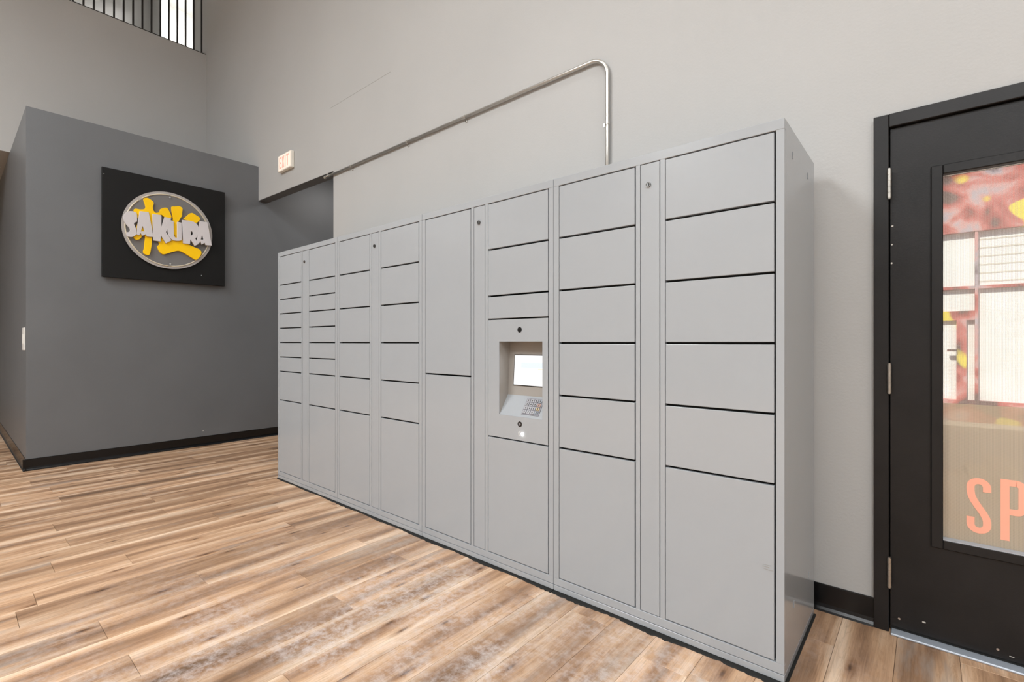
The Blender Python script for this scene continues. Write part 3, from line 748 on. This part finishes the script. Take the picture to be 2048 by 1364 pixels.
# rim ring, frosted
def annulus(name, r0, r1, x0, x1, mat, parent, seg=128):
    bm = bmesh.new(); rg = []
    for (r, x) in ((r0, x0), (r1, x0), (r1, x1), (r0, x1)):
        rg.append([bm.verts.new((x, dc.y + r*math.cos(2*math.pi*k/seg), dc.z + r*math.sin(2*math.pi*k/seg))) for k in range(seg)])
    for a_ in range(4):
        A_, B_ = rg[a_], rg[(a_+1) % 4]
        for k in range(seg): bm.faces.new((A_[k], A_[(k+1) % seg], B_[(k+1) % seg], B_[k]))
    bmesh.ops.recalc_face_normals(bm, faces=bm.faces); o = obj(name, bm, mat, parent); o.location = off; return o
annulus('disc_rim', .372, .407, dc.x + .017, dc.x + .0245, 'acrylic_rim', t)
pts = [(dc.x + .026, dc.y + .378*math.cos(a), dc.z + .378*math.sin(a)) for a in [math.radians(129) - math.radians(354)*i/120 for i in range(121)]]
o = obj('neon_tube', add_tube(bmesh.new(), pts, .0062, 10), 'neon', t, smooth=True); o.location = off
for (y, z) in ((1.562, 2.713), (1.566, 2.006)):
    bm = bmesh.new(); add_cyl(bm, (dc.x, y, z), 'x', .009, .034, 20); o = obj('standoff_bolt', bm, 'chrome', t); o.location = off
for pl in KAN:
    o = prism_yz('logo_stroke', [(y + CYs, z + CZs) for y, z in round_poly(pl, 2)], [], dc.x + .0245, dc.x + .046, 'yellow', t); o.location = off
for i, (ch, (ou, ho)) in enumerate(LET.items()):
    ou = round_poly(ou, 2) if ch == 'S' else ou
    dx = .001 * (i % 2)
    o = prism_yz('logo_letter', [(y + CYs, z + CZs) for y, z in ou], [[(y + CYs, z + CZs) for y, z in h] for h in ho], dc.x + .047, dc.x + .064 + dx, 'letter_white', t); o.location = off
for y, z in ((1.022, 2.83), (1.868, 1.918)):
    bm = bmesh.new(); add_cyl(bm, (XB + .052, y, z), 'x', .004, .001, 10); o = obj('screw', bm, 'chrome', t); o.location = off
tag(t, 'square black board with round grey logo disc, yellow brush strokes and SAKURA letters', 'sign')

# wall plate on the side of the charcoal block
t = empty('wall_plate', (-6.36, .481, 1.20))
box('plate', (-.085, .085, -.008, 0, -.105, .105), 'white_plastic', t, bev=.003, seg=2)
box('rocker', (-.045, -.010, -.012, -.008, -.045, .045), 'white_plastic', t, bev=.002); box('rocker', (.010, .045, -.012, -.008, -.045, .045), 'white_plastic', t, bev=.002)
tag(t, 'white wall plate on the narrow side of the charcoal wall', 'wall plate')
bm = add_box(bmesh.new(), XB, XB + .001, 1.897, 1.907, .165, .172); o = obj('paint_chip', bm, 'scuff', wf)

# ------------------------------------------------------------------ door
d = struct(empty('door_1', (-.117, YW, 0)), 'black steel door with mesh-filmed glass and orange letters', 'door')
doff = -Vector(d.location)
def D(o): o.location = Vector(o.location) + doff; return o
LX0, LX1, LZ0, LZ1 = -.114, .800, .022, 2.034
fr = [(DOOR_X0, -.118, YW - .022, YW + WT + .01, 0, DOOR_Z), (LX1 + .004, LX1 + .055, YW - .022, YW + WT + .01, 0, DOOR_Z), (-.118, LX1 + .004, YW - .022, YW + WT + .01, 2.038, DOOR_Z),
      (-.118, -.100, YW + .050, YW + .07, 0, 2.038), (LX1 - .012, LX1 + .004, YW + .050, YW + .07, 0, 2.038), (-.100, LX1 - .012, YW + .050, YW + .07, 2.022, 2.038)]
D(boxes('door_frame', fr, 'door', d, bev=.0025))
GX0, GX1, GZ0, GZ1 = .046, .640, .412, 1.815        # glass opening
LY0, LY1 = YW - .004, YW + .041
leaf = D(boxes('door_leaf', [(LX0, GX0 - .001, LY0, LY1, LZ0, LZ1), (GX1 + .001, LX1, LY0, LY1, LZ0, LZ1), (GX0 - .001, GX1 + .001, LY0, LY1, LZ0, GZ0 - .001), (GX0 - .001, GX1 + .001, LY0, LY1, GZ1 + .001, LZ1)], 'door', d))
# glazing bead: raised lip with sloped inner side
gb = .036
bs = [(GX0 - gb, GX0, LY0 - .010, LY0, GZ0 - gb, GZ1 + gb), (GX1, GX1 + gb, LY0 - .010, LY0, GZ0 - gb, GZ1 + gb), (GX0, GX1, LY0 - .010, LY0, GZ0 - gb, GZ0), (GX0, GX1, LY0 - .010, LY0, GZ1, GZ1 + gb)]
D(boxes('glazing_bead', bs, 'door', d, bev=.003))
D(box('caulk_line', (DOOR_X0 - .003, DOOR_X0 + .001, YW - .0025, YW + .0005, .11, DOOR_Z + .001), 'white_plastic', d))
D(box('glazing_sill', (GX0, GX1, LY0 - .008, LY0 + .026, GZ0 - .001, GZ0 + .003), 'alu', d))
D(box('glass', (GX0, GX1, LY0 + .027, LY0 + .033, GZ0, GZ1), 'glass', d))
ZM = .9345
D(box('upper_film', (GX0, GX1, LY0 + .0262, LY0 + .0266, ZM, GZ1), 'film_up', d))
D(box('lower_film', (GX0, GX1, LY0 + .0262, LY0 + .0266, GZ0 + .003, ZM), 'film_low', d))
# letters S P (only these two are in view)
yL0, yL1 = LY0 + .0252, LY0 + .0260
def stroke_letter(name, pts, w, bm=None, finish=True):
    bm = bm or bmesh.new(); L0, R0 = [], []
    for i, p in enumerate(pts):
        a = Vector(pts[max(i-1, 0)]); b = Vector(pts[min(i+1, len(pts)-1)]); tn = (b - a).normalized(); nn = Vector((-tn.y, tn.x)) * w/2; p = Vector(p)
        L0.append(p + nn); R0.append(p - nn)
    for i in range(len(pts) - 1):
        hexa(bm, [(L0[i].x, yL0, L0[i].y), (R0[i].x, yL0, R0[i].y), (R0[i+1].x, yL0, R0[i+1].y), (L0[i+1].x, yL0, L0[i+1].y), (L0[i].x, yL1, L0[i].y), (R0[i].x, yL1, R0[i].y), (R0[i+1].x, yL1, R0[i+1].y), (L0[i+1].x, yL1, L0[i+1].y)])
    if not finish: return bm
    bmesh.ops.remove_doubles(bm, verts=bm.verts, dist=1e-6)
    bmesh.ops.recalc_face_normals(bm, faces=bm.faces)
    return D(obj(name, bm, 'salmon', d))
sx, sz, r = .1465, .0, .0225
zt, zb = .660, .452
S = [(sx + r, zt - .050)]
for i in range(0, 13): a = math.pi * i / 12; S.append((sx + r*math.cos(a), zt - .0115 - r + r*math.sin(a)))
S += [(sx - r, zt - .050), (sx - r*.9, zt - .066), (sx - r*.6, zt - .085), (sx - r*.1, zt - .106), (sx + r*.5, zt - .128), (sx + r*.9, zt - .148)]
S += [(sx + r, zb + .048)]
for i in range(0, 13): a = -math.pi * i / 12; S.append((sx + r*math.cos(a), zb + .0115 + r + r*math.sin(a)))
S += [(sx - r, zb + .060)]
stroke_letter('letter_s', S, .0225)
px = .2045
stem = stroke_letter('letter_p', [(px + .0115, .668), (px + .0115, .445)], .023, finish=False)
Pb = [(px + .0231, .6568)]
Pb += [(px + .040, .6568)]
for i in range(0, 9): a = math.pi/2 - math.pi/2*i/8; Pb.append((px + .040 + .0165*math.cos(a), .640 + .0168*math.sin(a)))
for i in range(0, 9): a = -math.pi/2*i/8; Pb.append((px + .040 + .0165*math.cos(a), .568 + .0168*math.sin(a)))
Pb += [(px + .0231, .5512)]
stroke_letter('letter_p', Pb, .0225, bm=stem)
for z in (1.8075, 1.024, .243):
    bm = bmesh.new()
    for i in range(5):
        add_cyl(bm, (-.1165, YW - .0095 - .018, z - .059 + i*.0236 + .0004), 'z', .0078, .0228, 16)
    h = D(obj('hinge', bm, 'steel', d, smooth=False))
    bm = bmesh.new(); add_cyl(bm, (-.1165, YW - .0275, z - .062), 'z', .0055, .124, 12); hh = obj('hinge_pin', bm, 'steel', h)
    bm = add_box(bmesh.new(), -.1195, -.1135, YW - .0275, YW - .004, z - .058, z + .058); obj('hinge_leaf', bm, 'steel', h)
D(box('threshold', (-.112, LX1, YW - .046, YW + .09, 0, .009), 'alu', d, bev=.003))
D(box('door_sweep', (LX0, LX1, YW + .004, YW + .036, .009, .023), 'gap', d))  # black sweep, added to block light leaking under the leaf
for (x, z) in ((-.086, .058), (.195, .050)):
    bm = bmesh.new(); add_cyl(bm, (x, LY0, z), (0, -1, 0), .0042, .0012, 14); D(obj('screw', bm, 'chrome', d))
for (x, z, w, h) in ((-.010, .072, .006, .003), (.231, .038, .007, .0015), (-.109, 1.565, .003, .003), (-.108, 1.64, .004, .003), (-.110, 1.49, .003, .004)):
    bm = bmesh.new(); add_cyl(bm, (0, 0, 0), (0, -1, 0), 1, .0003, 9); bmesh.ops.scale(bm, vec=(w, 1, h), verts=bm.verts); bmesh.ops.translate(bm, vec=(x, LY0, z), verts=bm.verts)
    D(obj('paint_chip', bm, 'scuff', d))

# ------------------------------------------------------------------ outside, seen through the door glass
struct(box('pavement', (-20, 24, YW + WT, 30, -.12, -.02), 'pavement'), 'pale pavement outside the glass door', 'pavement')
sf = empty('storefront', (0, 10, -.02)); 
tag(sf, 'painted storefront with bright windows seen through the door glass', 'building')
SFY = 10.0
def sfb(name, b, mat): 
    o = box(name, b, mat, sf); o.location = (0, -SFY, .02); return o
# wall pieces around the window bays, repeated along the front
def bay(xa):
    """one bay 2.05 m wide starting at xa: mural wall, mullions, panes"""
    sfb('mullion', (xa + .537, xa + .572, SFY - .05, SFY + .05, .30, 2.82), 'mural')
    sfb('transom', (xa - .9, xa + 1.15, SFY - .04, SFY + .05, 1.965, 2.01), 'mural')
    sfb('sash', (xa - .9, xa + .537, SFY - .04, SFY + .05, 1.50, 1.64), 'mural')
    sfb('post', (xa + .335, xa + .445, SFY - .05, SFY + .05, .30, 1.50), 'mural')
    sfb('push_bar', (xa + .23, xa + .335, SFY - .09, SFY - .06, 1.03, 1.06), 'mural')
    for q in ((-.9, .537, 2.01, 2.82), (-.9, .537, 1.64, 1.965), (-.9, .335, .30, 1.50), (.445, .537, .30, 1.50), (.572, 1.15, 2.01, 2.82), (.572, 1.15, .30, 1.965)):
        sfb('pane', (xa + q[0], xa + q[1], SFY + .01, SFY + .03, q[2], q[3]), 'blind')
    for i in range(6):
        z = 2.06 + i * .125
        sfb('blind_slat', (xa + .572, xa + 1.15, SFY + .0075, SFY + .01, z, z + .02), 'blind_line')
for k in range(-3, 4): bay(k * 2.05)
sfb('wall', (-7.6, 7.9, SFY - .06, SFY + .2, 2.82, 6.5), 'mural')
sfb('wall_base', (-7.6, 7.9, SFY - .08, SFY + .2, -.02, .30), 'mural')
